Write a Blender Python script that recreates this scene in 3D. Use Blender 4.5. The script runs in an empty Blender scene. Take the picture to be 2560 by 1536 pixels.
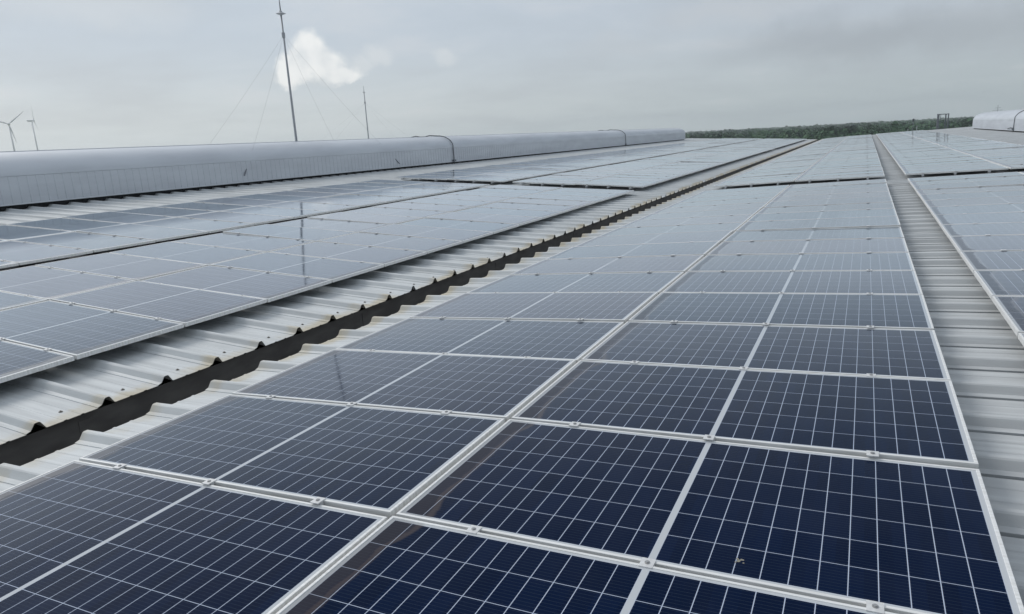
import bpy, math, random
import numpy as np
from mathutils import Vector, Matrix
sc = bpy.context.scene
COL = sc.collection
rng = random.Random(7)
nrg = np.random.default_rng(11)

# ------------------------------------------------------------------ camera
W, H, FPX = 2560.0, 1536.0, 1727.38
YAW, PITCH, ROLL = map(math.radians, (27.138, -13.516, 3.108))
CAM = Vector((4.607, 0.0, 1.640))
cF = Vector((-math.sin(YAW)*math.cos(PITCH), math.cos(YAW)*math.cos(PITCH), math.sin(PITCH)))
r0 = Vector((math.cos(YAW), math.sin(YAW), 0)); u0 = r0.cross(cF)
cR = math.cos(ROLL)*r0 - math.sin(ROLL)*u0
cU = math.sin(ROLL)*r0 + math.cos(ROLL)*u0
cd = bpy.data.cameras.new("camera"); cam = bpy.data.objects.new("camera", cd); COL.objects.link(cam)
cam.matrix_world = Matrix(((cR.x, cU.x, -cF.x, CAM.x), (cR.y, cU.y, -cF.y, CAM.y), (cR.z, cU.z, -cF.z, CAM.z), (0, 0, 0, 1)))
cd.sensor_width = 36; cd.lens = FPX/W*36; cd.clip_start = .05; cd.clip_end = 20000
sc.camera = cam

def sky_dir(px, py):
    d = cF + cR*((px-W/2)/FPX) - cU*((py-H/2)/FPX)
    return d.normalized()
def in_view(p, m=30):
    d = Vector(p)-CAM; z = d.dot(cF)
    if z < .1: return False
    x = W/2+FPX*d.dot(cR)/z; y = H/2-FPX*d.dot(cU)/z
    return -m < x < W+m and -m < y < H+m

# ------------------------------------------------------------------ render look
sc.view_settings.view_transform = 'Standard'; sc.view_settings.look = 'None'
sc.view_settings.gamma = 1; sc.view_settings.exposure = 0.0
sc.view_settings.use_curve_mapping = False
sc.cycles.use_denoising = True
sc.cycles.max_bounces = 8; sc.cycles.diffuse_bounces = 4; sc.cycles.glossy_bounces = 4
sc.cycles.volume_bounces = 4
sc.cycles.sample_clamp_indirect = 6

# ------------------------------------------------------------------ node helper
class NT:
    def __init__(s, tree): s.t = tree; s.n = tree.nodes; s.l = tree.links
    def node(s, typ, **k):
        n = s.n.new(typ)
        for a, b in k.items(): setattr(n, a, b)
        return n
    def put(s, inp, v):
        if hasattr(v, 'is_output') or isinstance(v, bpy.types.NodeSocket): s.l.new(v, inp)
        else:
            if isinstance(v, (tuple, list)) and len(v) == 3 and inp.type == 'RGBA': v = (*v, 1)
            inp.default_value = v
    def m(s, op, a, b=None, c=None, clamp=False):
        n = s.node('ShaderNodeMath', operation=op, use_clamp=clamp)
        s.put(n.inputs[0], a)
        if b is not None: s.put(n.inputs[1], b)
        if c is not None: s.put(n.inputs[2], c)
        return n.outputs[0]
    def vm(s, op, a, b=None, out=0):
        n = s.node('ShaderNodeVectorMath', operation=op)
        s.put(n.inputs[0], a)
        if b is not None: s.put(n.inputs[1], b)
        return n.outputs[out]
    def mix(s, f, a, b):
        n = s.node('ShaderNodeMix', data_type='RGBA')
        s.put(n.inputs[0], f); s.put(n.inputs[6], a); s.put(n.inputs[7], b)
        return n.outputs[2]
    def ramp(s, v, lo, hi, a=0., b=1., smooth=True):
        n = s.node('ShaderNodeMapRange', interpolation_type='SMOOTHSTEP' if smooth else 'LINEAR')
        s.put(n.inputs[0], v)
        for i, q in zip((1, 2, 3, 4), (lo, hi, a, b)): n.inputs[i].default_value = q
        return n.outputs[0]
    def noise(s, vec, scale, detail=3., rough=.55, out=0, dist=0.):
        n = s.node('ShaderNodeTexNoise'); s.put(n.inputs['Vector'], vec)
        n.inputs['Scale'].default_value = scale; n.inputs['Detail'].default_value = detail
        n.inputs['Roughness'].default_value = rough; n.inputs['Distortion'].default_value = dist
        return n.outputs[out]
    def sep(s, v):
        n = s.node('ShaderNodeSeparateXYZ'); s.put(n.inputs[0], v); return n.outputs
    def comb(s, x, y, z):
        n = s.node('ShaderNodeCombineXYZ')
        for i, q in enumerate((x, y, z)): s.put(n.inputs[i], q)
        return n.outputs[0]

# ------------------------------------------------------------------ world
SUN_EL, SUN_AZ = math.radians(42), math.radians(-78)   # azimuth clockwise from +y
wd = bpy.data.worlds.new("World"); sc.world = wd; wd.use_nodes = True
N = NT(wd.node_tree); N.n.clear()
sky = N.node('ShaderNodeTexSky', sky_type='NISHITA')
sky.sun_disc = False; sky.sun_elevation = SUN_EL; sky.sun_rotation = SUN_AZ
sky.air_density = 1.0; sky.dust_density = 3.0
D = N.node('ShaderNodeTexCoord').outputs['Generated']
dx, dy, dz = N.sep(D)[:3]
K = 10.0   # cloud radiances below are divided by the background strength of 0.1
def kc(r, g, b): return (r*K, g*K, b*K)
left = N.ramp(dx, .12, -.75)
hor = N.mix(left, kc(.51, .58, .60), kc(.66, .71, .715))
top = N.mix(left, kc(.53, .59, .66), kc(.53, .605, .685))
zen = kc(.66, .72, .80)
hor = N.mix(N.ramp(dz, .055, .0, 0, .8), hor, N.mix(left, kc(.60, .68, .71), kc(.74, .80, .81)))
el = N.ramp(dz, .0, .16)
c = N.mix(el, hor, top)
c = N.mix(N.ramp(dz, .17, .33), c, N.mix(left, kc(.33, .39, .45), kc(.78, .87, .97)))  # mostly unseen upper sky, darkened right and brightened left to steer panel reflections
c = N.mix(N.ramp(dz, .42, .85), c, zen)
# soft cloud sheet, stretched sideways, seen in perspective (denser towards the horizon)
inv = N.m('DIVIDE', 1.0, N.m('ADD', N.m('MAXIMUM', dz, 0.), .12))
pl = N.comb(N.m('MULTIPLY', dx, inv), N.m('MULTIPLY', dy, inv), 0.)
n1 = N.noise(pl, .55, 5, .55, dist=.4)
n2 = N.noise(pl, 1.7, 4, .6)
sh = N.m('ADD', N.m('MULTIPLY', n1, .7), N.m('MULTIPLY', n2, .3))
c = N.mix(N.ramp(sh, .44, .68, 0, .38), c, kc(.42, .455, .50))
c = N.mix(N.ramp(sh, .50, .33, 0, .42), c, kc(.70, .72, .75))
# grey cloud patch high on the right and a pale streak next to it
def blob(px, py, rx, ry, vec):
    cdir = sky_dir(px, py)
    t = Vector((0, 0, 1)).cross(cdir).normalized(); b = cdir.cross(t)
    dv = N.vm('SUBTRACT', vec, tuple(cdir))
    a = N.m('DIVIDE', N.vm('DOT_PRODUCT', dv, tuple(t), out=1), rx/FPX)
    e = N.m('DIVIDE', N.vm('DOT_PRODUCT', dv, tuple(b), out=1), ry/FPX)
    front = N.m('GREATER_THAN', N.vm('DOT_PRODUCT', vec, tuple(cdir), out=1), 0.)
    r = N.m('SQRT', N.m('ADD', N.m('MULTIPLY', a, a), N.m('MULTIPLY', e, e)))
    return N.m('MULTIPLY', N.m('SUBTRACT', 1.0, r), 1.0), front
nc = N.noise(D, 16, 5, .6, out=1)
warpb = N.vm('ADD', D, N.vm('MULTIPLY', N.vm('SUBTRACT', nc, (.5, .5, .5)), (.10, .10, .05)))
for (px, py, rx, ry, colr, amt) in ((2150, 95, 430, 75, kc(.355, .39, .43), .6), (2560, 60, 200, 90, kc(.40, .44, .48), .5),
                                    (1830, 30, 260, 42, kc(.60, .63, .66), .45), (1560, 115, 160, 40, kc(.54, .58, .62), .4),
                                    (260, 20, 260, 60, kc(.66, .70, .73), .45)):
    f, fr = blob(px, py, rx, ry, warpb)
    c = N.mix(N.m('MULTIPLY', N.m('MULTIPLY', N.ramp(f, 0., .9), amt), fr), c, colr)
# small cumulus heads
ncu = N.noise(D, 30, 8, .68, out=1)
warp = N.vm('ADD', D, N.vm('MULTIPLY', N.vm('SUBTRACT', ncu, (.5, .5, .5)), (.036, .036, .036)))
def cumulus(blobs, soft, colr, amt, c):
    mx = None; fr = None
    for b in blobs:
        f, fr = blob(*b, warp)
        mx = f if mx is None else N.m('SMOOTH_MAX', mx, f, .25)
    a = N.m('MULTIPLY', N.m('MULTIPLY', N.ramp(mx, 0., soft), amt), fr)
    return N.mix(a, c, colr), mx
c, _ = cumulus([(770, 190, 150, 26)], .8, kc(.60, .64, .66), .5, c)
shade = N.mix(N.ramp(N.noise(D, 20, 5, .5), .32, .62), kc(.70, .74, .77), kc(.94, .95, .94))
c, _ = cumulus([(772, 130, 54, 52), (742, 165, 58, 44), (812, 160, 62, 44), (862, 190, 58, 24), (716, 190, 36, 32)], .50, shade, .95, c)
c, _ = cumulus([(945, 140, 46, 32), (905, 165, 40, 24)], .7, kc(.70, .74, .77), .7, c)
c, _ = cumulus([(1112, 145, 42, 26)], .7, kc(.70, .74, .77), .6, c)
# unseen sky behind the camera, made darker to deepen shade on near-facing sides
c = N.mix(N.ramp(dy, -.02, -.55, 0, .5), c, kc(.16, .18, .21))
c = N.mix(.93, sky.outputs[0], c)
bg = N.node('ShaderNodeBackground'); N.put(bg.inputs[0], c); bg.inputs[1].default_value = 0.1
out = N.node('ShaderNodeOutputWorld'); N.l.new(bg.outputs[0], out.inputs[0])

# ------------------------------------------------------------------ sun (veiled by cloud)
ld = bpy.data.lights.new("sun", 'SUN'); ld.energy = 1.5; ld.angle = math.radians(26); ld.color = (1, .965, .92)
sun = bpy.data.objects.new("sun", ld); COL.objects.link(sun)
sd = Vector((math.sin(SUN_AZ)*math.cos(SUN_EL), math.cos(SUN_AZ)*math.cos(SUN_EL), math.sin(SUN_EL)))
sun.rotation_euler = sd.to_track_quat('Z', 'Y').to_euler()

# ------------------------------------------------------------------ materials
def mat(name, col=(.5, .5, .5), rough=.5, metal=0., spec=.5):
    m = bpy.data.materials.new(name); m.use_nodes = True
    T = NT(m.node_tree); b = T.n['Principled BSDF']
    b.inputs['Base Color'].default_value = (*col, 1); b.inputs['Roughness'].default_value = rough
    b.inputs['Metallic'].default_value = metal; b.inputs['Specular IOR Level'].default_value = spec
    return m, T, b
def noisy(name, c1, c2, scale, rough=.5, metal=0., stretch=(1, 1, 1), lo=.3, hi=.7, spec=.5, bump=0):
    m, T, b = mat(name, c1, rough, metal, spec)
    P = T.vm('MULTIPLY', T.node('ShaderNodeTexCoord').outputs['Object'], stretch)
    n = T.noise(P, scale, 4)
    T.put(b.inputs['Base Color'], T.mix(T.ramp(n, lo, hi), c1, c2))
    if bump:
        bn = T.node('ShaderNodeBump'); bn.inputs['Strength'].default_value = bump; bn.inputs['Distance'].default_value = .02
        T.put(bn.inputs['Height'], n); T.l.new(bn.outputs[0], b.inputs['Normal'])
    return m
M = {}
M['alu'] = noisy('anodised_aluminium', (.86, .865, .86), (.70, .70, .68), 12, .45, .08, (.3, 6, 1))
M['clamp'] = noisy('clamp_aluminium', (.74, .745, .74), (.62, .62, .62), 60, .45, .1)
M['bolt'] = mat('bolt_steel', (.40, .40, .40), .4, .6)[0]
M['rail'] = noisy('rail_aluminium', (.55, .56, .57), (.40, .41, .42), 12, .4, .4)
M['dark'] = mat('vent_throat', (.012, .014, .018), .8)[0]
M['gutter'] = noisy('gutter_steel', (.155, .148, .140), (.10, .095, .09), 3, .6, .0, (1, 1, 3), bump=.1)
M['hood'] = noisy('vent_hood_steel', (.60, .63, .67), (.53, .555, .595), .9, .42, .15, (1, .5, 3))
M['hoodend'] = noisy('vent_end_steel', (.62, .65, .68), (.56, .59, .62), 1.5, .45, .1)
M['cable'] = mat('cable_sheath', (.10, .11, .12), .6)[0]
M['mast'] = noisy('mast_steel', (.48, .50, .52), (.38, .40, .42), 4, .5, .2)
M['paint'] = mat('turbine_paint', (.92, .93, .93), .5)[0]
M['wall'] = noisy('wall_cladding', (.42, .44, .45), (.35, .37, .38), .5, .6)
M['galv'] = noisy('galvanised_steel', (.22, .24, .26), (.14, .15, .17), 6, .5, .3)
M['white'] = mat('white_post_paint', (.6, .62, .62), .5)[0]
M['trunk'] = noisy('bark', (.09, .07, .05), (.05, .04, .03), 3, .9)
M['drop'] = mat('bird_lime', (.24, .23, .19), .8)[0]
M['screw'] = mat('screw_washer', (.20, .19, .17), .6)[0]

# roof sheet: off white coated steel, streaked along the fall, stained at the gutter edge
m, T, b = mat('coated_roof_sheet', (.6, .62, .62), .6, .0, .3)
P = T.node('ShaderNodeTexCoord').outputs['Object']; X, Y, Z = T.sep(P)[:3]
st = T.noise(T.vm('MULTIPLY', P, (.35, 9, 1)), 1.6, 5, .65)
st2 = T.noise(T.vm('MULTIPLY', P, (1, 1, 1)), .9, 4)
base = T.mix(T.ramp(st, .32, .72), (.66, .685, .69), (.53, .55, .555))
base = T.mix(T.ramp(st2, .45, .8, 0, .5), base, (.47, .48, .47))
soil_shade = T.m('MULTIPLY', T.ramp(X, 2.6, 4.4), T.ramp(st, .25, .6, .12, .6))  # dirt streaks plus painted-in shade for the walkway's smaller share of sky
base = T.mix(soil_shade, base, (.46, .475, .48))
edge = T.m('SUBTRACT', T.m('ABSOLUTE', T.m('SUBTRACT', X, .236)), .252)      # metres from the gutter edge
sheet = T.m('DIVIDE', Y, .4696)
nz = T.noise(T.vm('MULTIPLY', P, (3, 6, 1)), 1.4, 5, .7)
stain = T.m('MULTIPLY', T.ramp(T.m('ADD', edge, T.m('MULTIPLY', nz, -.26)), .04, -.10), T.ramp(T.noise(P, 1.3, 3), .34, .58))
base = T.mix(T.m('MULTIPLY', stain, .7), base, (.50, .43, .29))
spot = T.ramp(T.noise(P, 38, 3, .7), .66, .76)
base = T.mix(T.m('MULTIPLY', spot, T.ramp(edge, .3, .0, 0, .55)), base, (.25, .20, .13))
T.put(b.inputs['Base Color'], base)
T.put(b.inputs['Roughness'], T.ramp(st, .3, .7, .55, .7))
M['roof'] = m

# module glass: half-cut cells, white gaps, fine busbars, edge dirt
CL, CW = 1.980, 0.972            # module length (up the slope) and width
GL, GW = CL-.024, CW-.024
m, T, b = mat('solar_cell_glass', (.01, .015, .04), .07)
uv = T.node('ShaderNodeUVMap'); uv.uv_map = 'UVMap'
U_, V_ = T.sep(uv.outputs[0])[:2]
rnd = T.node('ShaderNodeObjectInfo').outputs['Random']
pu = (GL-.032-.022)/24; pv = (GW-.022)/6
uc = T.m('SUBTRACT', T.m('ABSOLUTE', T.m('SUBTRACT', U_, GL/2)), .011)
tu = T.m('DIVIDE', uc, pu); fu = T.m('FRACT', T.m('MAXIMUM', tu, .0))
tv = T.m('DIVIDE', T.m('SUBTRACT', V_, .011), pv); fv = T.m('FRACT', T.m('MAXIMUM', tv, .0))
def edgeline(f, w, p):   # 1 on a line of width w at the cell border
    return T.m('LESS_THAN', T.m('MINIMUM', f, T.m('SUBTRACT', 1., f)), w/2/p)
lu = edgeline(fu, .0028, pu); lv = edgeline(fv, .0024, pv)
mid = T.m('LESS_THAN', uc, 0.); mar = T.m('GREATER_THAN', tu, 12.0)
mv = T.m('MAXIMUM', T.m('LESS_THAN', tv, 0.), T.m('GREATER_THAN', tv, 6.))
wide = T.m('MAXIMUM', T.m('MAXIMUM', mid, mar), mv)
line = T.m('MAXIMUM', lu, lv)
fb = T.m('FRACT', T.m('MULTIPLY', fv, 10.))
bus = T.m('LESS_THAN', T.m('ABSOLUTE', T.m('SUBTRACT', fb, .5)), .035)
pad = T.m('LESS_THAN', T.m('MINIMUM', fu, T.m('SUBTRACT', 1., fu)), .06)
cellid = T.comb(T.m('FLOOR', T.m('DIVIDE', U_, pu)), T.m('FLOOR', tv), T.m('MULTIPLY', rnd, 97.))
wn = T.node('ShaderNodeTexWhiteNoise'); T.l.new(cellid, wn.inputs[0])
cellc = T.mix(wn.outputs[0], (.0010, .0070, .028), (.0020, .0105, .040))
cellc = T.mix(T.m('MULTIPLY', rnd, .5), cellc, (.0035, .0075, .030))
busc = T.mix(pad, (.026, .040, .068), (.11, .135, .17))
colr = T.mix(bus, cellc, busc)
colr = T.mix(line, colr, (.46, .52, .64))
colr = T.mix(wide, colr, (.52, .545, .57))
# dust film and dirt along the lower frame
P3 = T.comb(U_, V_, T.m('MULTIPLY', rnd, 50.))
dn = T.noise(P3, 3.2, 5, .6)
dirtn = T.noise(T.vm('MULTIPLY', P3, (1, .7, 1)), 9., 4, .6)
vv = T.m('ABSOLUTE', T.m('SUBTRACT', T.m('DIVIDE', V_, GW), .5))
arc = T.m('MULTIPLY', T.ramp(vv, .30, .5), .035)
du = T.m('SUBTRACT', T.m('ADD', U_, T.m('MULTIPLY', T.m('SUBTRACT', dirtn, .5), .05)), arc)
film = T.m('MULTIPLY', T.ramp(du, .085, .062), T.ramp(rnd, .0, .35, .55, 1.))
rim = T.m('MULTIPLY', T.ramp(T.m('ABSOLUTE', T.m('SUBTRACT', du, .088)), .022, .004), .35)
dust = T.ramp(dn, .3, .75, .0, .010)
colr = T.mix(dust, colr, (.42, .42, .42))
colr = T.mix(T.m('MULTIPLY', film, .38), colr, (.085, .075, .068))
colr = T.mix(rim, colr, (.16, .125, .10))
vo = T.node('ShaderNodeTexVoronoi'); T.l.new(P3, vo.inputs['Vector']); vo.inputs['Scale'].default_value = 5.5
spk = T.m('MULTIPLY', T.m('LESS_THAN', vo.outputs['Distance'], .022), T.m('GREATER_THAN', T.sep(vo.outputs['Color'])[0], .86))
colr = T.mix(T.m('MULTIPLY', spk, .7), colr, (.45, .46, .46))
T.put(b.inputs['Base Color'], colr)
b.inputs['Specular IOR Level'].default_value = 0.; b.inputs['Roughness'].default_value = .9
rg = T.m('ADD', T.ramp(dn, .3, .8, .05, .11), T.m('MULTIPLY', film, .32))
bn = T.node('ShaderNodeBump'); bn.inputs['Strength'].default_value = .25; bn.inputs['Distance'].default_value = .0012
T.put(bn.inputs['Height'], T.noise(P3, 2.2, 2))
# textured anti-reflective glass: hardly any mirror seen steeply, nearly a full one at grazing angles
geo = T.node('ShaderNodeNewGeometry')
cosv = T.m('ABSOLUTE', T.vm('DOT_PRODUCT', geo.outputs['Incoming'], geo.outputs['Normal'], out=1))
cq = T.m('DIVIDE', cosv, .240)
fr = T.m('ADD', .004, T.m('MULTIPLY', .985, T.m('EXPONENT', T.m('MULTIPLY', -1., T.m('MULTIPLY', cq, cq)))))
fr = T.m('MULTIPLY', fr, T.m('SUBTRACT', 1., T.m('MULTIPLY', film, .35)))
gl = T.node('ShaderNodeBsdfGlossy'); T.put(gl.inputs['Color'], T.mix(T.m('FRACT', T.m('MULTIPLY', rnd, 7.31)), (.89, .955, 1.), (.945, .965, 1.))); T.put(gl.inputs['Roughness'], rg)
T.l.new(bn.outputs[0], gl.inputs['Normal'])
mx = T.node('ShaderNodeMixShader'); T.put(mx.inputs[0], fr); T.l.new(b.outputs[0], mx.inputs[1]); T.l.new(gl.outputs[0], mx.inputs[2])
T.l.new(mx.outputs[0], T.n['Material Output'].inputs[0])
M['glass'] = m

def foliage(name, cols, s=.06):
    m, T, b = mat(name, cols[0], .75, 0, .25)
    P = T.node('ShaderNodeNewGeometry').outputs['Position']
    n = T.noise(P, s, 3, .6); n2 = T.noise(P, s*9, 3, .7)
    c = T.mix(T.ramp(n, .36, .6), cols[0], cols[1])
    c = T.mix(T.ramp(n2, .4, .66, 0, .8), c, cols[2])
    T.put(b.inputs['Base Color'], c)
    return m
M['forest'] = foliage('tree_foliage', ((.020, .055, .036), (.038, .098, .044), (.08, .155, .068)), .03)
M['darktree'] = foliage('dark_tree_foliage', ((.015, .030, .020), (.024, .045, .026), (.035, .06, .03)), .1)
M['ground'] = foliage('ground_cover', ((.055, .085, .045), (.09, .115, .06), (.13, .13, .08)), .01)

# ------------------------------------------------------------------ mesh helpers
def make(name, verts, faces, material, parent=None, uvs=None, mats=None, fmat=None, smooth=False):
    me = bpy.data.meshes.new(name); me.from_pydata([tuple(v) for v in verts], [], faces)
    for mm in (mats or [material]): me.materials.append(mm)
    if fmat: me.polygons.foreach_set('material_index', fmat)
    if uvs is not None:
        l = me.uv_layers.new(name='UVMap')
        l.data.foreach_set('uv', [q for p in uvs for q in p])
    if smooth: me.polygons.foreach_set('use_smooth', [True]*len(me.polygons))
    me.update()
    o = bpy.data.objects.new(name, me); COL.objects.link(o)
    if parent: o.parent = parent
    return o
def empty(name, loc=(0, 0, 0)):
    o = bpy.data.objects.new(name, None); COL.objects.link(o); o.location = loc; o.empty_display_size = .2
    return o
def tag(o, label=None, cat=None, group=None, kind=None):
    for k, v in (('label', label), ('category', cat), ('group', group), ('kind', kind)):
        if v: o[k] = v
    return o
class MB:
    def __init__(s): s.v = []; s.f = []
    def box(s, x0, x1, y0, y1, z0, z1):
        i = len(s.v)
        s.v += [(x0, y0, z0), (x1, y0, z0), (x1, y1, z0), (x0, y1, z0), (x0, y0, z1), (x1, y0, z1), (x1, y1, z1), (x0, y1, z1)]
        s.f += [(i, i+3, i+2, i+1), (i+4, i+5, i+6, i+7), (i, i+1, i+5, i+4), (i+1, i+2, i+6, i+5), (i+2, i+3, i+7, i+6), (i+3, i, i+4, i+7)]
        return s
    def tube(s, pts, r, n=8, cap=True):
        pts = [Vector(p) for p in pts]; rs = r if isinstance(r, (list, tuple)) else [r]*len(pts)
        i0 = len(s.v); prev = None
        for k, p in enumerate(pts):
            t = (pts[min(k+1, len(pts)-1)]-pts[max(k-1, 0)]).normalized()
            a = Vector((0, 0, 1)) if abs(t.z) < .9 else Vector((1, 0, 0))
            e1 = t.cross(a).normalized() if prev is None else (prev - t*prev.dot(t)).normalized()
            prev = e1; e2 = t.cross(e1)
            for j in range(n):
                an = 2*math.pi*j/n
                s.v.append(tuple(p + (e1*math.cos(an)+e2*math.sin(an))*rs[k]))
        for k in range(len(pts)-1):
            for j in range(n):
                a = i0+k*n+j; b_ = i0+k*n+(j+1) % n
                s.f.append((a, b_, b_+n, a+n))
        if cap:
            s.f.append(tuple(i0+j for j in range(n))[::-1]); s.f.append(tuple(i0+(len(pts)-1)*n+j for j in range(n)))
        return s
    def ball(s, c, r, n=10, sz=1.):
        pts = []; rs = []
        for k in range(n+1):
            a = -math.pi/2+math.pi*k/n
            pts.append((c[0], c[1], c[2]+r*sz*math.sin(a))); rs.append(max(r*math.cos(a), .001))
        return s.tube(pts, rs, n)
    def build(s, name, material, parent=None, smooth=False): return make(name, s.v, s.f, material, parent, smooth=smooth)

# ------------------------------------------------------------------ the building: roof, gutters, ridge vents
SL, SR = 0.057, 0.040            # fall of the left and right slopes
YN, YF = -9.0, 83.0
RP, R0 = 0.4696, 2.30            # rib pitch and one rib's place
GLX, GRX = -0.016, 0.489         # sheet ends at the valley gutter
XL, XR = -13.7, 13.9             # ridges
building = empty('factory_building', (0, 37, -11.0))
tag(building, 'pale low-pitched metal factory roof with valley gutter and ridge vents under the solar arrays', 'building')
def bpart(o):
    o.parent = building; o.location = Vector(o.location)-Vector(building.location); return o
prof = []
def ribprofile(y0, y1):
    pts = []
    k0 = int(math.floor((y0-R0)/RP)); k1 = int(math.ceil((y1-R0)/RP))
    pat = ((-.098, 0), (-.097, -.040), (-.080, -.040), (-.079, .005), (-.050, .013), (-.024, .042), (-.015, .047), (.010, .047),
           (.018, .042), (.046, .001), (.056, 0), (.155, 0), (.162, .004), (.176, .004), (.183, 0), (.270, 0), (.277, .004), (.291, .004), (.298, 0))
    for k in range(k0, k1+1):
        for y, z in pat:
            Yv = R0+k*RP+y
            if y0 <= Yv <= y1: pts.append((Yv, z))
    return [(y0, 0)]+pts+[(y1, 0)]
RPF = ribprofile(YN, YF)
def slope(x0, z0, x1, z1, nx=6):
    v = []; f = []; n = len(RPF)
    ts = [0, .05/abs(x1-x0)]+[i/nx for i in range(1, nx+1)]; nx += 1
    for i, t in enumerate(ts):
        x = x0+(x1-x0)*t; z = z0+(z1-z0)*t
        v += [(x, y, z+(max(q, 0.) if (i < 3 or x < 0) else q)*(1.15 if q > .03 else 1.)) for y, q in RPF]
    for i in range(nx):
        for j in range(n-1):
            a = i*n+j; f.append((a, a+1, a+n+1, a+n) if x1 < x0 else (a, a+n, a+n+1, a+1))
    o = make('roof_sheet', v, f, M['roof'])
    so = o.modifiers.new('thickness', 'SOLIDIFY'); so.thickness = .003; so.offset = -1
    return bpart(o)
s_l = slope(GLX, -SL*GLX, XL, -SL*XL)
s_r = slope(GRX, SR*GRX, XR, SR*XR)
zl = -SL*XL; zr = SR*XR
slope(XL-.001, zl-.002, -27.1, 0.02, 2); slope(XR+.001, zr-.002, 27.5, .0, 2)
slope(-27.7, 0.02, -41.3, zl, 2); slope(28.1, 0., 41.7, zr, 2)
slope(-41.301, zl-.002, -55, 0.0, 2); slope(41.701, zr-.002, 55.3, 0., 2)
def gutter(xa, xb, z):
    g = MB(); t = .004; d = .34
    xa -= .05; xb += .05
    for s_ in (0,):
        g.box(xa-t, xa, YN, YF-.05, z-d, z-.022); g.box(xb, xb+t, YN, YF-.05, z-d, z-.022)
        g.box(xa-t, xb+t, YN, YF-.05, z-d-t, z-d)
        g.box(xa-t, xb+t, YF-.05, YF-.046, z-d-t, z-.03)
    y = 5.62
    while y > YN: y -= 3.05
    while y < YF-.2:      # lap joints of the gutter lengths
        g.box(xa, xa+.005, y, y+.09, z-d, z-.055); g.box(xb-.005, xb, y, y+.09, z-d, z-.055)
        y += 3.05
    return bpart(g.build('gutter', M['gutter']))
gutter(GLX, GRX, 0.0); gutter(-27.7, -27.1, 0.02); gutter(27.5, 28.1, 0)
wl = MB(); wl.box(-54.7, 55.0, YF-.35, YF-.15, -11, -.42); wl.box(-54.7, 55.0, YN+.15, YN+.35, -11, -.42)
wl.box(-54.9, -54.7, YN+.15, YF-.15, -11, -.05); wl.box(55.0, 55.2, YN+.15, YF-.15, -11, -.05)
bpart(wl.build('wall', M['wall']))
# gable infill between wall head and roof at the far end
vv_ = []; ff_ = []
prf = [(-54.7, -.03), (-41.3, zl-.05), (-27.7, -.05), (-27.1, -.05), (XL, zl-.05), (GLX, -.05), (GRX, -.05), (XR, zr-.05), (27.5, -.05), (28.1, -.05), (41.7, zr-.05), (55, -.05)]
for i, (x, z) in enumerate(prf): vv_ += [(x, YF-.12, -.6), (x, YF-.12, z)]
for i in range(len(prf)-1): ff_.append((2*i, 2*i+1, 2*i+3, 2*i+2))
bpart(make('gable', vv_, ff_, M['wall']))
# fastener washers beside the gutter edge of the left slope
for k in range(-2, 44):
    y = R0+k*RP+.235+rng.uniform(-.02, .02); x = GLX-.16+rng.uniform(-.015, .015)
    s_ = MB(); s_.tube([(0, 0, 0), (0, 0, .004)], .013, 10); s_.tube([(0, 0, .004), (0, 0, .010)], .006, 6)
    if k == -2: scr = s_.build('screw', M['screw'])
    else: scr = scr.copy(); COL.objects.link(scr); scr.parent = None
    scr.location = (x, y, -SL*x+.001); bpart(scr)

def ridge_vent(xr, zb, zt, y0, y1, side):
    """side: -1 left ridge, +1 right. zb = underside of hood, zt = top."""
    hw = 1.32
    P_ = []
    for i in range(0, 15):
        a = math.pi/2*i/14
        P_.append((xr-hw+.95*(1-math.cos(a)), zb+.62+(zt-zb-.62)*math.sin(a)))
    P_ = P_+[(xr-.16, zt+.004), (xr-.155, zt+.026), (xr+.155, zt+.026), (xr+.16, zt+.004)]+[(2*xr-x, z) for x, z in P_[::-1]]
    v = []; f = []; n = len(P_)
    ys = [y0+(y1-y0)*i/30 for i in range(31)]
    for y in ys: v += [(x, y, z) for x, z in P_]
    for i in range(30):
        for j in range(n-1):
            a = i*n+j; f.append((a, a+n, a+n+1, a+1))
    hood = make('ridge_vent', v, f, M['hood'], smooth=False)
    for p in hood.data.polygons: p.use_smooth = True
    hood.data.update()
    bpart(hood)
    def sub(o):
        o.parent = hood; return o
    for sgn in (-1, 1):                                  # ribbed side cladding
        v = []; f = []; y = y0; i = 0; xs = []
        while y < y1-.2:
            xs += [(y, 0), (y+.15, 0), (y+.165, .020), (y+.185, .020)]; y += .20
        xs.append((y1, 0))
        for yy, o_ in xs: v += [(xr+sgn*(hw+.002+o_*.7), yy, zb+.02), (xr+sgn*(hw+.002+o_*.4), yy, zb+.615), ]
        for i in range(len(xs)-1): f.append((2*i, 2*i+2, 2*i+3, 2*i+1))
        sub(make('side_cladding', v, f, M['hood']))
        tr = MB(); x = xr+sgn*(hw+.004); tr.box(min(x, x+sgn*.02), max(x, x+sgn*.02), y0, y1, zb-.012, zb+.02)
        sub(tr.build('drip_edge', M['hoodend']))
    for y in (y0, y1):
        loop = [(x, y, z) for x, z in P_]
        low = [(xr-hw, y, zb), (xr+hw, y, zb)]
        vs = loop+[low[1], low[0]]; m2 = [(x, y+(.03 if y == y1 else -.03), z) for x, _, z in vs]
        nn = len(vs); fs = [tuple(range(nn)), tuple(range(nn, 2*nn))[::-1]]+[(i, (i+1) % nn, nn+(i+1) % nn, nn+i) for i in range(nn)]
        sub(make('end_cap', vs+m2, fs, M['hoodend']))
    th = MB(); th.box(xr-hw+.10, xr+hw-.10, y0+.05, y1-.05, zb-.45, zb+.55)
    sub(th.build('throat', M['dark']))
    return hood
ZBL = -SL*(-12.4)+.13
ridge_vent(XL, ZBL, 2.00, -6, 75.2, -1)
ridge_vent(XR, SR*12.58+.14, 1.84, 8, 71.0, 1)
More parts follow.
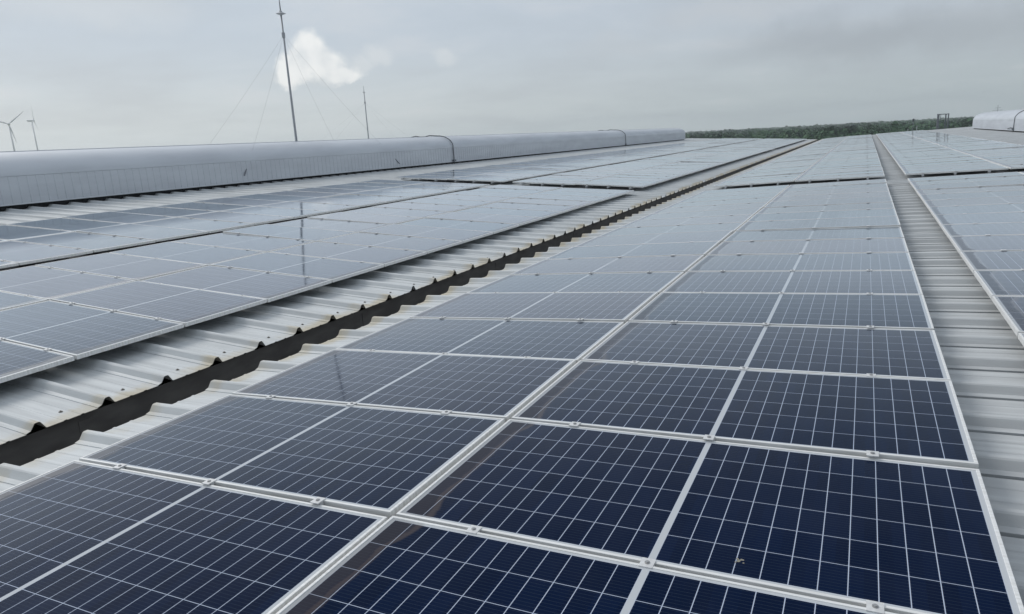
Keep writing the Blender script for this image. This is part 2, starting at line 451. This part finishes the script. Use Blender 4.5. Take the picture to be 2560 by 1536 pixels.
ridge_vent(-41.3, ZBL, 1.6, -6, 75.2, -1)

# ------------------------------------------------------------------ solar panels
FD, FLW = .035, .012
def frame_geo(v, f):
    i0 = len(v)
    rings = []
    for (ins, z) in ((0, -FD), (0, -.001), (.001, 0), (FLW-.001, 0), (FLW, -.0025), (FLW, -.008)):
        rings.append([(ins, ins, z), (CL-ins, ins, z), (CL-ins, CW-ins, z), (ins, CW-ins, z)])
    rings.append([(.025, .025, -FD), (CL-.025, .025, -FD), (CL-.025, CW-.025, -FD), (.025, CW-.025, -FD)])
    for r in rings: v += r
    for k in range(5):
        for j in range(4):
            a = i0+k*4+j; b_ = i0+k*4+(j+1) % 4; f.append((a, b_, b_+4, a+4))
    for j in range(4):
        a = i0+j; b_ = i0+(j+1) % 4; c_ = i0+24+(j+1) % 4; d_ = i0+24+j; f.append((a, d_, c_, b_))
fv_, ff_ = [], []; frame_geo(fv_, ff_)
g0 = FLW
GV = [(g0, g0, -.0025), (CL-g0, g0, -.0025), (CL-g0, CW-g0, -.0025), (g0, CW-g0, -.0025)]
GBV = [(x, y, -.007) for x, y, z in GV]
GF = [(0, 1, 2, 3), (7, 6, 5, 4), (0, 4, 5, 1), (1, 5, 6, 2), (2, 6, 7, 3), (3, 7, 4, 0)]
GUV4 = [(0, 0), (GL, 0), (GL, GW), (0, GW)]
guv = GUV4+[(0, 0)]*20
CLU = (.35, .985, 1.625)
cm = MB()
cm.box(-.022, .022, -.024, .024, .0005, .0045); cm.box(-.022, .022, -.008, .008, -.05, .0005)
bm_ = MB(); bm_.tube([(0, 0, .0045), (0, 0, .007)], .0085, 12, True); bm_.tube([(0, 0, .007), (0, 0, .0095)], [.0068, .0062], 6, True)

proto = empty('solar_panel')
pf = make('frame', fv_, ff_, M['alu'], proto)
pg = make('glass', GV+GBV, GF, M['glass'], proto, uvs=guv)
pcl = []
for u in CLU:
    co = cm.build('clamp', M['clamp'], proto); co.location = (u, -.010, 0)
    bo = bm_.build('bolt', M['bolt'], co); pcl.append((co, bo))
    if len(pcl) > 1:
        co.data = pcl[0][0].data; bo.data = pcl[0][1].data

PITCH_ = .9921
HP = .154
cols = {}      # name: (x of lower edge, z of lower edge, tilt up the slope, side, first row y)
YR, YL = 1.898, 3.044
def zR(x): return SR*x+HP
def zL(x): return -SL*x+HP
cols['R1'] = (1.078, zR(1.065)-.028, math.atan(SR+.014), 1, YR)
cols['R2'] = (3.082, zR(3.082), math.atan(SR), 1, YR)
cols['R3'] = (5.488, zR(5.488), math.atan(SR), 1, YR)
cols['R4'] = (7.500, zR(7.500), math.atan(SR), 1, YR)
cols['L1'] = (-.778, zL(-.778), math.atan(SL), -1, YL)
cols['L2'] = (-2.790, zL(-2.79), math.atan(SL), -1, YL)
cols['L3'] = (-5.080, zL(-5.08), math.atan(SL), -1, YL)
cols['L4'] = (-7.080, zL(-7.08), math.atan(SL), -1, YL)
where = {'R1': 'in the column just right of the gutter', 'R2': 'in the column just left of the walkway',
         'R3': 'in the column just right of the walkway', 'R4': 'in the far right column',
         'L1': 'in the column just left of the gutter', 'L2': 'in the second column left of the gutter',
         'L3': 'in the third column left of the gutter', 'L4': 'in the column nearest the left vent'}
ORD = ['', 'first', 'second', 'third', 'fourth', 'fifth', 'sixth', 'seventh', 'eighth', 'ninth', 'tenth', 'eleventh', 'twelfth', 'thirteenth', 'fourteenth',
       'fifteenth', 'sixteenth', 'seventeenth', 'eighteenth', 'nineteenth', 'twentieth'] + ['twenty-'+q for q in ('first', 'second', 'third', 'fourth', 'fifth', 'sixth', 'seventh', 'eighth', 'ninth')]+['thirtieth', 'thirty-first', 'thirty-second', 'thirty-third']
def placement(cn, y0):
    """matrix of a panel whose near edge lies at y0 (jitter keeps each panel's own slight tilt)"""
    x, z, t, sd_, _ = cols[cn]
    if y0 > 18: z += .03
    jx, jy = rng.gauss(0, .003), rng.gauss(0, .003)
    if sd_ > 0: return (x, y0+.01, z), (jx, -t+jy, 0)
    return (x, y0+PITCH_-.01, z), (jx, -t+jy, math.pi)
cand = []
for cn in cols:
    yb = cols[cn][4]; first = None; n = 0
    kend = 16 if cn[0] == 'R' else 15
    for k in range(-6, kend):
        y = yb+k*PITCH_; x, z, t, sd_, _ = cols[cn]
        vis = any(in_view((x+sd_*a*CL, y+q*PITCH_, z+a*CL*t)) for a in (0, .1, .3, .5, .7, .9, 1) for q in (0, .25, .5, .75, 1))
        if vis: n += 1
        cand.append((cn, 'front', n if vis else 0, y, vis))
    for k in range(32): cand.append((cn, 'middle', k+1, 18.76+k*PITCH_, True))
    for k in range(28): cand.append((cn, 'rear', k+1, 51.05+k*PITCH_, True))
def size_key(c):
    x, z, t, sd_, _ = cols[c[0]]; d = Vector((x+sd_, c[3]+.5, z))-CAM
    return d.length**3/abs(d.z)
vis = sorted([c for c in cand if c[4]], key=size_key)
chosen = set(id(c) for c in vis[:300])
sv, sf, suv, smi = [], [], [], []
firstp = True; dropped = None
panel_objs = []
for c in cand:
    cn, blk, n, y, isv = c
    loc, rot = placement(cn, y)
    if id(c) in chosen:
        if firstp: o, f_, g_ = proto, pf, pg; cls = pcl; firstp = False
        else:
            o = proto.copy(); COL.objects.link(o)
            f_ = pf.copy(); g_ = pg.copy(); cls = []
            for q in (f_, g_): q.parent = o; COL.objects.link(q)
            for co, bo in pcl:
                c2 = co.copy(); c2.parent = o; COL.objects.link(c2)
                if blk == 'front' and y < 7:
                    b2 = bo.copy(); b2.parent = c2; COL.objects.link(b2)
        o.location = loc; o.rotation_euler = rot
        if cols[cn][3] < 0:                 # clamps sit on the near edge of every panel
            for ch in [q for q in COL.objects if q.parent is o and q.name.startswith('clamp')]: ch.location.y = CW+.010
        tag(o, '%s nearest solar panel %s, %s array' % (ORD[n], where[cn], blk), 'solar panel', 'solar panels of the %s array' % blk)
        panel_objs.append((cn, blk, n, y, o))
        if cn == 'R2' and blk == 'front' and abs(y-(YR)) < .1: dropped = o
    else:
        mw = Matrix.Translation(loc) @ __import__('mathutils').Euler(rot).to_matrix().to_4x4()
        i = len(sv)
        sv += [tuple(mw @ Vector(p)) for p in fv_]; sf += [tuple(a+i for a in f) for f in ff_]; smi += [0]*len(ff_); suv += [(0, 0)]*(4*len(ff_))
        i = len(sv)
        sv += [tuple(mw @ Vector(p)) for p in GV]; sf.append((i, i+1, i+2, i+3)); smi.append(1); suv += GUV4
        for u in CLU:
            i = len(sv); cy = -.01 if cols[cn][3] > 0 else CW+.01
            sv += [tuple(mw @ Vector((p[0]+u, p[1]+cy, p[2]))) for p in cm.v[:8]]; sf += [tuple(a+i for a in f) for f in cm.f[:6]]; smi += [2]*6; suv += [(0, 0)]*24
rest = make('distant_solar_panels', sv, sf, None, uvs=suv, mats=[M['alu'], M['glass'], M['clamp']], fmat=smi)
tag(rest, 'rows of pale reflecting solar panels at the far end of the roof', 'solar panels', kind='stuff')
# a dried bird dropping on the near panel
if dropped:
    vs = []; fs = []
    for (cx_, cy_, r) in ((1.247, -.0, .008), (1.256, .008, .006), (1.241, .009, .005), (1.262, -.008, .004), (1.239, -.010, .0035)):
        i = len(vs); n_ = 11
        for j in range(n_):
            a = 2*math.pi*j/n_; rr = r*(.6+.55*rng.random()); vs.append((cx_-1.25+rr*math.cos(a), cy_+rr*math.sin(a), .0008))
        fs.append(tuple(range(i, i+n_)))
    dr = make('bird_dropping', vs, fs, M['drop'], dropped); dr.location = (1.25, .10, -.0025)

# ------------------------------------------------------------------ mounting rails with their feet
pos = ('lower', 'middle', 'upper')
railbase = None
def rail(cn, blk, ya, yb, ui):
    x, z, t, sd_, _ = cols[cn]; u = CLU[ui]
    xx = x+sd_*u*math.cos(t); zz = z+u*math.sin(t)+(.03 if ya > 18 else 0)
    g = MB(); zt = -FD-.001
    L = yb-ya
    g.box(-.02, -.006, 0, L, zt-.040, zt); g.box(.006, .02, 0, L, zt-.040, zt); g.box(-.006, .006, 0, L, zt-.040, zt-.008)
    sl = (SR*xx if sd_ > 0 else -SL*xx)
    k = math.ceil((ya-R0)/RP)+1
    while R0+k*RP < yb-.1:
        yy = R0+k*RP-ya
        g.box(.021, .026, yy-.02, yy+.02, sl+.051-zz, zt-.004); g.box(.021, .07, yy-.02, yy+.02, sl+.0505-zz, sl+.0555-zz)
        k += 3
    o = g.build('mounting_rail', M['rail']); o.location = (xx, ya, zz)
    tag(o, '%s mounting rail under the panels %s, %s array' % (pos[ui], where[cn], blk), 'mounting rail', 'rails under the %s array' % blk)
for cn in cols:
    e1 = cols[cn][4]+(16 if cn[0] == 'R' else 15)*PITCH_
    for ui in range(3):
        rail(cn, 'front', -4.1, e1+.05, ui)
        rail(cn, 'middle', 18.76-(.10 if cn != 'R2' or ui != 2 else .30), 18.76+32*PITCH_+.05, ui)

# ------------------------------------------------------------------ cables over the vents, masts
def hoop(xr, zb, zt, y, name, lab, lift=.05, hw=1.34, dirt=1):
    pts = [(xr+hw*dirt+.03*dirt, y, zb-.1)]
    pts += [(xr+dirt*(hw+.03), y, zb+.3), (xr+dirt*(hw+.02), y, zb+.62)]
    for i in range(1, 8):
        a = math.pi/2*i/8; pts.append((xr+dirt*(hw+.03-.95*(1-math.cos(a))), y+.02*i, zb+.64+(zt-zb-.6)*math.sin(a)))
    for i in range(6):
        pts.append((xr+dirt*(.3-.25*i), y+.16-.02*i, zt+lift+.03*math.sin(i*1.9)))
    for i in range(1, 6):
        a = math.pi/2*(1-i/5); pts.append((xr-dirt*(hw+.03-.95*(1-math.cos(a))), y+.05, zb+.64+(zt-zb-.6)*math.sin(a)))
    pts.append((xr-dirt*(hw+.03), y, zb))
    g = MB(); g.tube(pts, .022, 7)
    r = empty(name, (xr, y, zb))
    a = g.build('cable', M['cable'], r, smooth=True); a.location = (-xr, -y, -zb)
    g = MB(); g.box(dirt*(hw+.06)-.05, dirt*(hw+.06)+.05, -.12, .06, .02, .10)
    g.build('fixing_plate', M['galv'], r)
    tag(r, lab, 'cable', 'cables over the ridge vents'); return r
hoop(XL, ZBL, 2.0, 28.0, 'vent_cable', 'thick grey cable arched over the left ridge vent, nearer of two')
hoop(XL, ZBL, 2.0, 54.3, 'vent_cable', 'thin grey cable arched over the far part of the left ridge vent')
hr = hoop(XR, SR*12.58+.14, 1.84, 51.9, 'vent_cable', 'dark cable with a short side arm arched over the right ridge vent', dirt=-1)
g = MB(); g.tube([(-1.38, 0, .12), (-1.40, .9, .16), (-1.38, 1.9, .08)], .025, 7); g.build('side_arm', M['cable'], hr, smooth=True)

def mast(x, y, z0, ztop, lab, anchors, collar, rad=.045):
    r = empty('lightning_mast', (x, y, z0))
    h = ztop-z0
    g = MB(); g.tube([(0, 0, -.6), (0, 0, h*.5), (0, 0, h)], [rad, rad*.82, rad*.62], 10); g.build('pole', M['mast'], r, smooth=True)
    g = MB(); g.tube([(0, 0, collar-.08), (0, 0, collar+.08)], rad*1.3, 10); g.build('collar', M['mast'], r)
    g = MB(); g.tube([(0, 0, h-.03), (0, 0, h+.02), (0, 0, h+.07)], [.04, .17, .05], 14); g.tube([(0, 0, h+.05), (0, 0, h+.13)], [.07, .03], 10)
    g.build('arrester_head', M['mast'], r)
    g = MB(); g.tube([(0, 0, h+.1), (0, 0, h+.62)], [.022, .010], 6); g.build('tip_rod', M['galv'], r)
    for (ax, ay, az) in anchors:
        p1 = Vector((ax-x, ay-y, az-z0)); p0 = Vector((0, 0, collar))
        pts = [p0.lerp(p1, i/10)-Vector((0, 0, .10*math.sin(math.pi*i/10))) for i in range(11)]
        g = MB(); g.tube(pts, .0022, 5); g.tube([p1, p1.lerp(p0, .09)], .018, 6); g.build('guy_wire', M['galv'], r)
    tag(r, lab, 'mast', 'guyed masts on the roof ridges')
mast(XL, 19.45, 2.0, 6.30, 'tall guyed mast with disc head standing on the left ridge vent before the cloud',
     [(-12.33, 15.6, 1.03), (-12.33, 23.7, .97), (-15.07, 15.6, 1.0), (-15.07, 23.7, 1.0)], 3.62)
mast(-41.3, 59.2, 1.6, 7.2, 'small faint mast far behind the left ridge vent, right of the tall mast',
     [(-39.9, 50, 1.0), (-39.9, 68, 1.0), (-42.7, 50, 1.0), (-42.7, 68, 1.0)], 4.6, .07)
r = empty('antenna', (XR, 68.6, 1.84)); g = MB(); g.tube([(0, 0, 0), (0, 0, .50)], .018, 6); g.build('pole', M['mast'], r)
g = MB(); g.tube([(-.35, 0, .12), (.35, 0, .12)], .014, 6); g.tube([(-.2, 0, .3), (.2, 0, .3)], .012, 6); g.build('cross_arm', M['mast'], r)
tag(r, 'tiny antenna with crossbars on top of the right ridge vent', 'antenna')

# ------------------------------------------------------------------ ladder cage and poles at the far gable
lx, ly = 11.42, 83.5
r = empty('ladder_cage', (lx, ly, -1.0))
for dx_, dy_ in ((-.46, 0), (.46, 0), (-.30, .7), (.30, .7)):
    g = MB(); g.tube([(dx_, dy_, -6), (dx_, dy_, 2.92)], .055, 8); g.build('post', M['galv'], r)
for z_ in (2.94, 1.25, .6, -.6, -2):
    g = MB(); g.tube([(-.5, 0, z_), (.5, 0, z_), (.34, .72, z_), (-.34, .72, z_), (-.5, 0, z_)], .045, 6); g.build('hoop', M['galv'], r)
g = MB()
for i in range(22): g.tube([(-.2, .03, -5.5+i*.3), (.2, .03, -5.5+i*.3)], .015, 6)
for s_ in (-.2, .2): g.tube([(s_, .03, -6), (s_, .03, 2.9)], .025, 6)
g.build('ladder', M['galv'], r)
tag(r, 'grey steel ladder cage rising beyond the far roof edge beside the right vent', 'ladder')
px_, py_ = 8.85, 83.4
r = empty('camera_pole', (px_, py_, -.6))
g = MB(); g.tube([(0, 0, -.6), (0, 0, 2.1)], .035, 8); g.build('pole', M['galv'], r)
g = MB(); g.ball((0, 0, 2.16), .11); g.box(-.14, .14, -.05, .05, 2.0, 2.05); g.build('camera_dome', M['cable'], r, smooth=False)
tag(r, 'thin pole with a dark dome head beyond the far roof edge', 'pole')
for i, (dx_, h_, lb) in enumerate(((-.42, 1.2, 'white post left of the dome-headed pole beyond the far roof edge'), (.36, 1.5, 'white post right of the dome-headed pole beyond the far roof edge'))):
    g = MB(); g.tube([(0, 0, -.6), (0, 0, h_)], .022, 8); g.tube([(0, 0, h_), (0, 0, h_+.04)], .045, 8); g.box(-.06, .06, -.06, .06, -.62, -.6)
    o = g.build('white_post', M['white']); o.location = (px_+dx_, py_, -.6)
    tag(o, lb, 'post', 'white posts at the far gable')

# ------------------------------------------------------------------ wind turbines
def turbine(px, py, dist, blade0, edge, lab, L=42):
    d = sky_dir(px, py); s_ = dist/math.hypot(d.x, d.y)
    hub = CAM+d*s_; r = empty('wind_turbine', (hub.x, hub.y, -11)); hz = hub.z+11
    g = MB(); g.tube([(0, 0, -.5), (0, 0, hz*.5), (0, 0, hz-1.5)], [1.0, .8, .55], 14); g.build('tower', M['paint'], r, smooth=True)
    fdir = Vector((CAM.x-hub.x, CAM.y-hub.y, 0)).normalized()
    if edge: fdir = Matrix.Rotation(math.radians(78), 3, 'Z') @ fdir
    sdir = Vector((0, 0, 1)).cross(fdir)
    q0 = Vector((0, 0, hz))
    g = MB(); g.tube([q0-fdir*5, q0-fdir*4, q0+fdir*1.6], [.8, 1.3, 1.2], 8); g.build('nacelle', M['paint'], r)
    g = MB(); g.tube([q0+fdir*1.6, q0+fdir*2.8, q0+fdir*3.4], [1.1, 1., .3], 10); g.build('hub', M['paint'], r)
    c0 = q0+fdir*2.3
    for k in range(3):
        a = math.radians(blade0+120*k); bd = sdir*math.sin(a)+Vector((0, 0, 1))*math.cos(a)
        ch = bd.cross(fdir)*.6
        vs = []; fs = []
        for t, w, th in ((0, .5, .5), (.06, .55, .45), (.2, 1.1, .28), (.5, .75, .15), (.8, .45, .1), (1, .15, .04)):
            p = c0+bd*L*t
            vs += [tuple(p-ch*w), tuple(p+fdir*th), tuple(p+ch*w), tuple(p-fdir*th)]
        for i in range(5):
            for j in range(4): fs.append((i*4+j, i*4+(j+1) % 4, i*4+4+(j+1) % 4, i*4+4+j))
        fs += [(0, 3, 2, 1), (20, 21, 22, 23)]
        make('blade', vs, fs, M['paint'], r)
    tag(r, lab, 'wind turbine', 'distant wind turbines at the left')
turbine(22, 311, 880, 50, False, 'leftmost faint wind turbine rising over the left ridge vent', 19)
turbine(79, 302, 1080, 8, True, 'fainter wind turbine seen side-on, right of the leftmost one', 21)

# ------------------------------------------------------------------ ground, forest
gm = make('ground', [(-3850, -1150, -11), (3850, -1150, -11), (3850, 4250, -11), (-3850, 4250, -11)], [(0, 1, 2, 3)], M['ground'])
tag(gm, kind='structure')
def crown_cloud(n, r, flat=.8):
    """n leaf clumps (bent quads) through the volume of a lumpy crown of radius r"""
    lobes = [(nrg.normal(0, .33, 3)*np.array([1, 1, .5])*r, r*nrg.uniform(.45, .7)) for _ in range(5)]
    V = []
    for i in range(n):
        c0, lr = lobes[i % 5]
        d = nrg.normal(size=3); d[2] = abs(d[2])*1.1-.25; d /= np.linalg.norm(d)
        p = c0+d*lr*nrg.uniform(.8, 1.05)*np.array([1, 1, flat])
        nn = d+nrg.normal(0, .45, 3); nn /= np.linalg.norm(nn)
        a = np.cross(nn, [.3, .2, .9]); a /= np.linalg.norm(a); b_ = np.cross(nn, a)
        s = r*nrg.uniform(.10, .22)*(90/n)**.4
        V.append([p-a*s-b_*s*.7, p+a*s-b_*s, p+a*s*.8+b_*s, p-a*s+b_*s*.9])
    return np.array(V)            # n,4,3
variants = [crown_cloud(90, 1.) for _ in range(7)]
far_var = [crown_cloud(34, 1.) for _ in range(6)]
acc = []
def scatter(count, rmin, rmax, amin, amax, var, r_lo, r_hi):
    az = nrg.uniform(amin, amax, count); rr = np.sqrt(nrg.uniform(rmin**2, rmax**2, count))
    for a, q in zip(az, rr):
        x = 4.6+q*math.sin(a); y = q*math.cos(a)
        if -70 < x < 70 and y < 150: continue
        # patches: groves, tall and low growth
        g = math.sin(x*.013+1)*math.cos(y*.011)+.6*math.sin(x*.037+y*.029)
        R = nrg.uniform(r_lo, r_hi)*(1+.16*g)
        V = var[nrg.integers(len(var))]*R
        V = V*np.array([1, 1, nrg.uniform(.75, 1.25)])
        c_, s_ = math.cos(a*37), math.sin(a*37)
        V = V @ np.array([[c_, -s_, 0], [s_, c_, 0], [0, 0, 1]])
        acc.append(V+np.array([x, y, -11+R*.85+nrg.uniform(-.2, 1.6)]))
scatter(2600, 215, 520, -.60, .50, variants, 2.3, 3.9)
scatter(5200, 500, 1150, -.55, .45, far_var, 2.9, 4.6)
scatter(5200, 1100, 3700, -.50, .40, far_var, 3.2, 5.4)
A = np.concatenate(acc).reshape(-1, 3)
nq = len(A)//4
me = bpy.data.meshes.new('forest'); me.vertices.add(len(A)); me.vertices.foreach_set('co', A.astype(np.float32).ravel())
me.loops.add(nq*4); me.loops.foreach_set('vertex_index', np.arange(nq*4, dtype=np.int32))
me.polygons.add(nq); me.polygons.foreach_set('loop_start', np.arange(0, nq*4, 4, dtype=np.int32))
me.materials.append(M['forest']); me.update(); me.validate()
fo = bpy.data.objects.new('forest', me); COL.objects.link(fo)
tag(fo, 'dense green woodland stretching to the hazy horizon beyond the roof', 'forest', kind='stuff')
def tree(px, dist, h, r, mt, lab):
    d = sky_dir(px, 320); s_ = dist/math.hypot(d.x, d.y); x, y = CAM.x+d.x*s_, CAM.y+d.y*s_
    o = empty('tree', (x, y, -11))
    g = MB(); g.tube([(0, 0, -.3), (.1, 0, h*.35), (.2, .1, h*.7)], [.35, .26, .12], 8)
    for k in range(5):
        a = k*1.26; g.tube([(.12, 0, h*(.35+.05*k)), (math.cos(a)*r*.55, math.sin(a)*r*.55, h*(.6+.04*k))], [.14, .05], 6)
    g.build('trunk', M['trunk'], o)
    V = crown_cloud(700, r, .75)
    V = V.reshape(-1, 3)+np.array([0, 0, h-r*.75])
    make('crown', [tuple(p) for p in V], [(i, i+1, i+2, i+3) for i in range(0, len(V), 4)], mt, o)
    tag(o, lab, 'tree')
tree(2106, 170, 9.3, 3.6, M['darktree'], 'dark rounded tree just beyond the far roof edge, right of the gutter')

# ------------------------------------------------------------------ haze
hz = MB(); hz.box(-3900, 3900, -1200, 4300, -12, 92); ho = hz.build('haze', None)
ho.data.materials.clear()
m = bpy.data.materials.new('haze'); m.use_nodes = True; T = NT(m.node_tree); T.n.clear()
pvn = T.node('ShaderNodeVolumePrincipled'); pvn.inputs['Color'].default_value = (.94, .97, 1, 1); pvn.inputs['Density'].default_value = .00024
pvn.inputs['Anisotropy'].default_value = .65
o_ = T.node('ShaderNodeOutputMaterial'); T.l.new(pvn.outputs[0], o_.inputs['Volume'])
ho.data.materials.append(m); tag(ho, 'pale humid haze over the countryside', 'haze', kind='stuff')
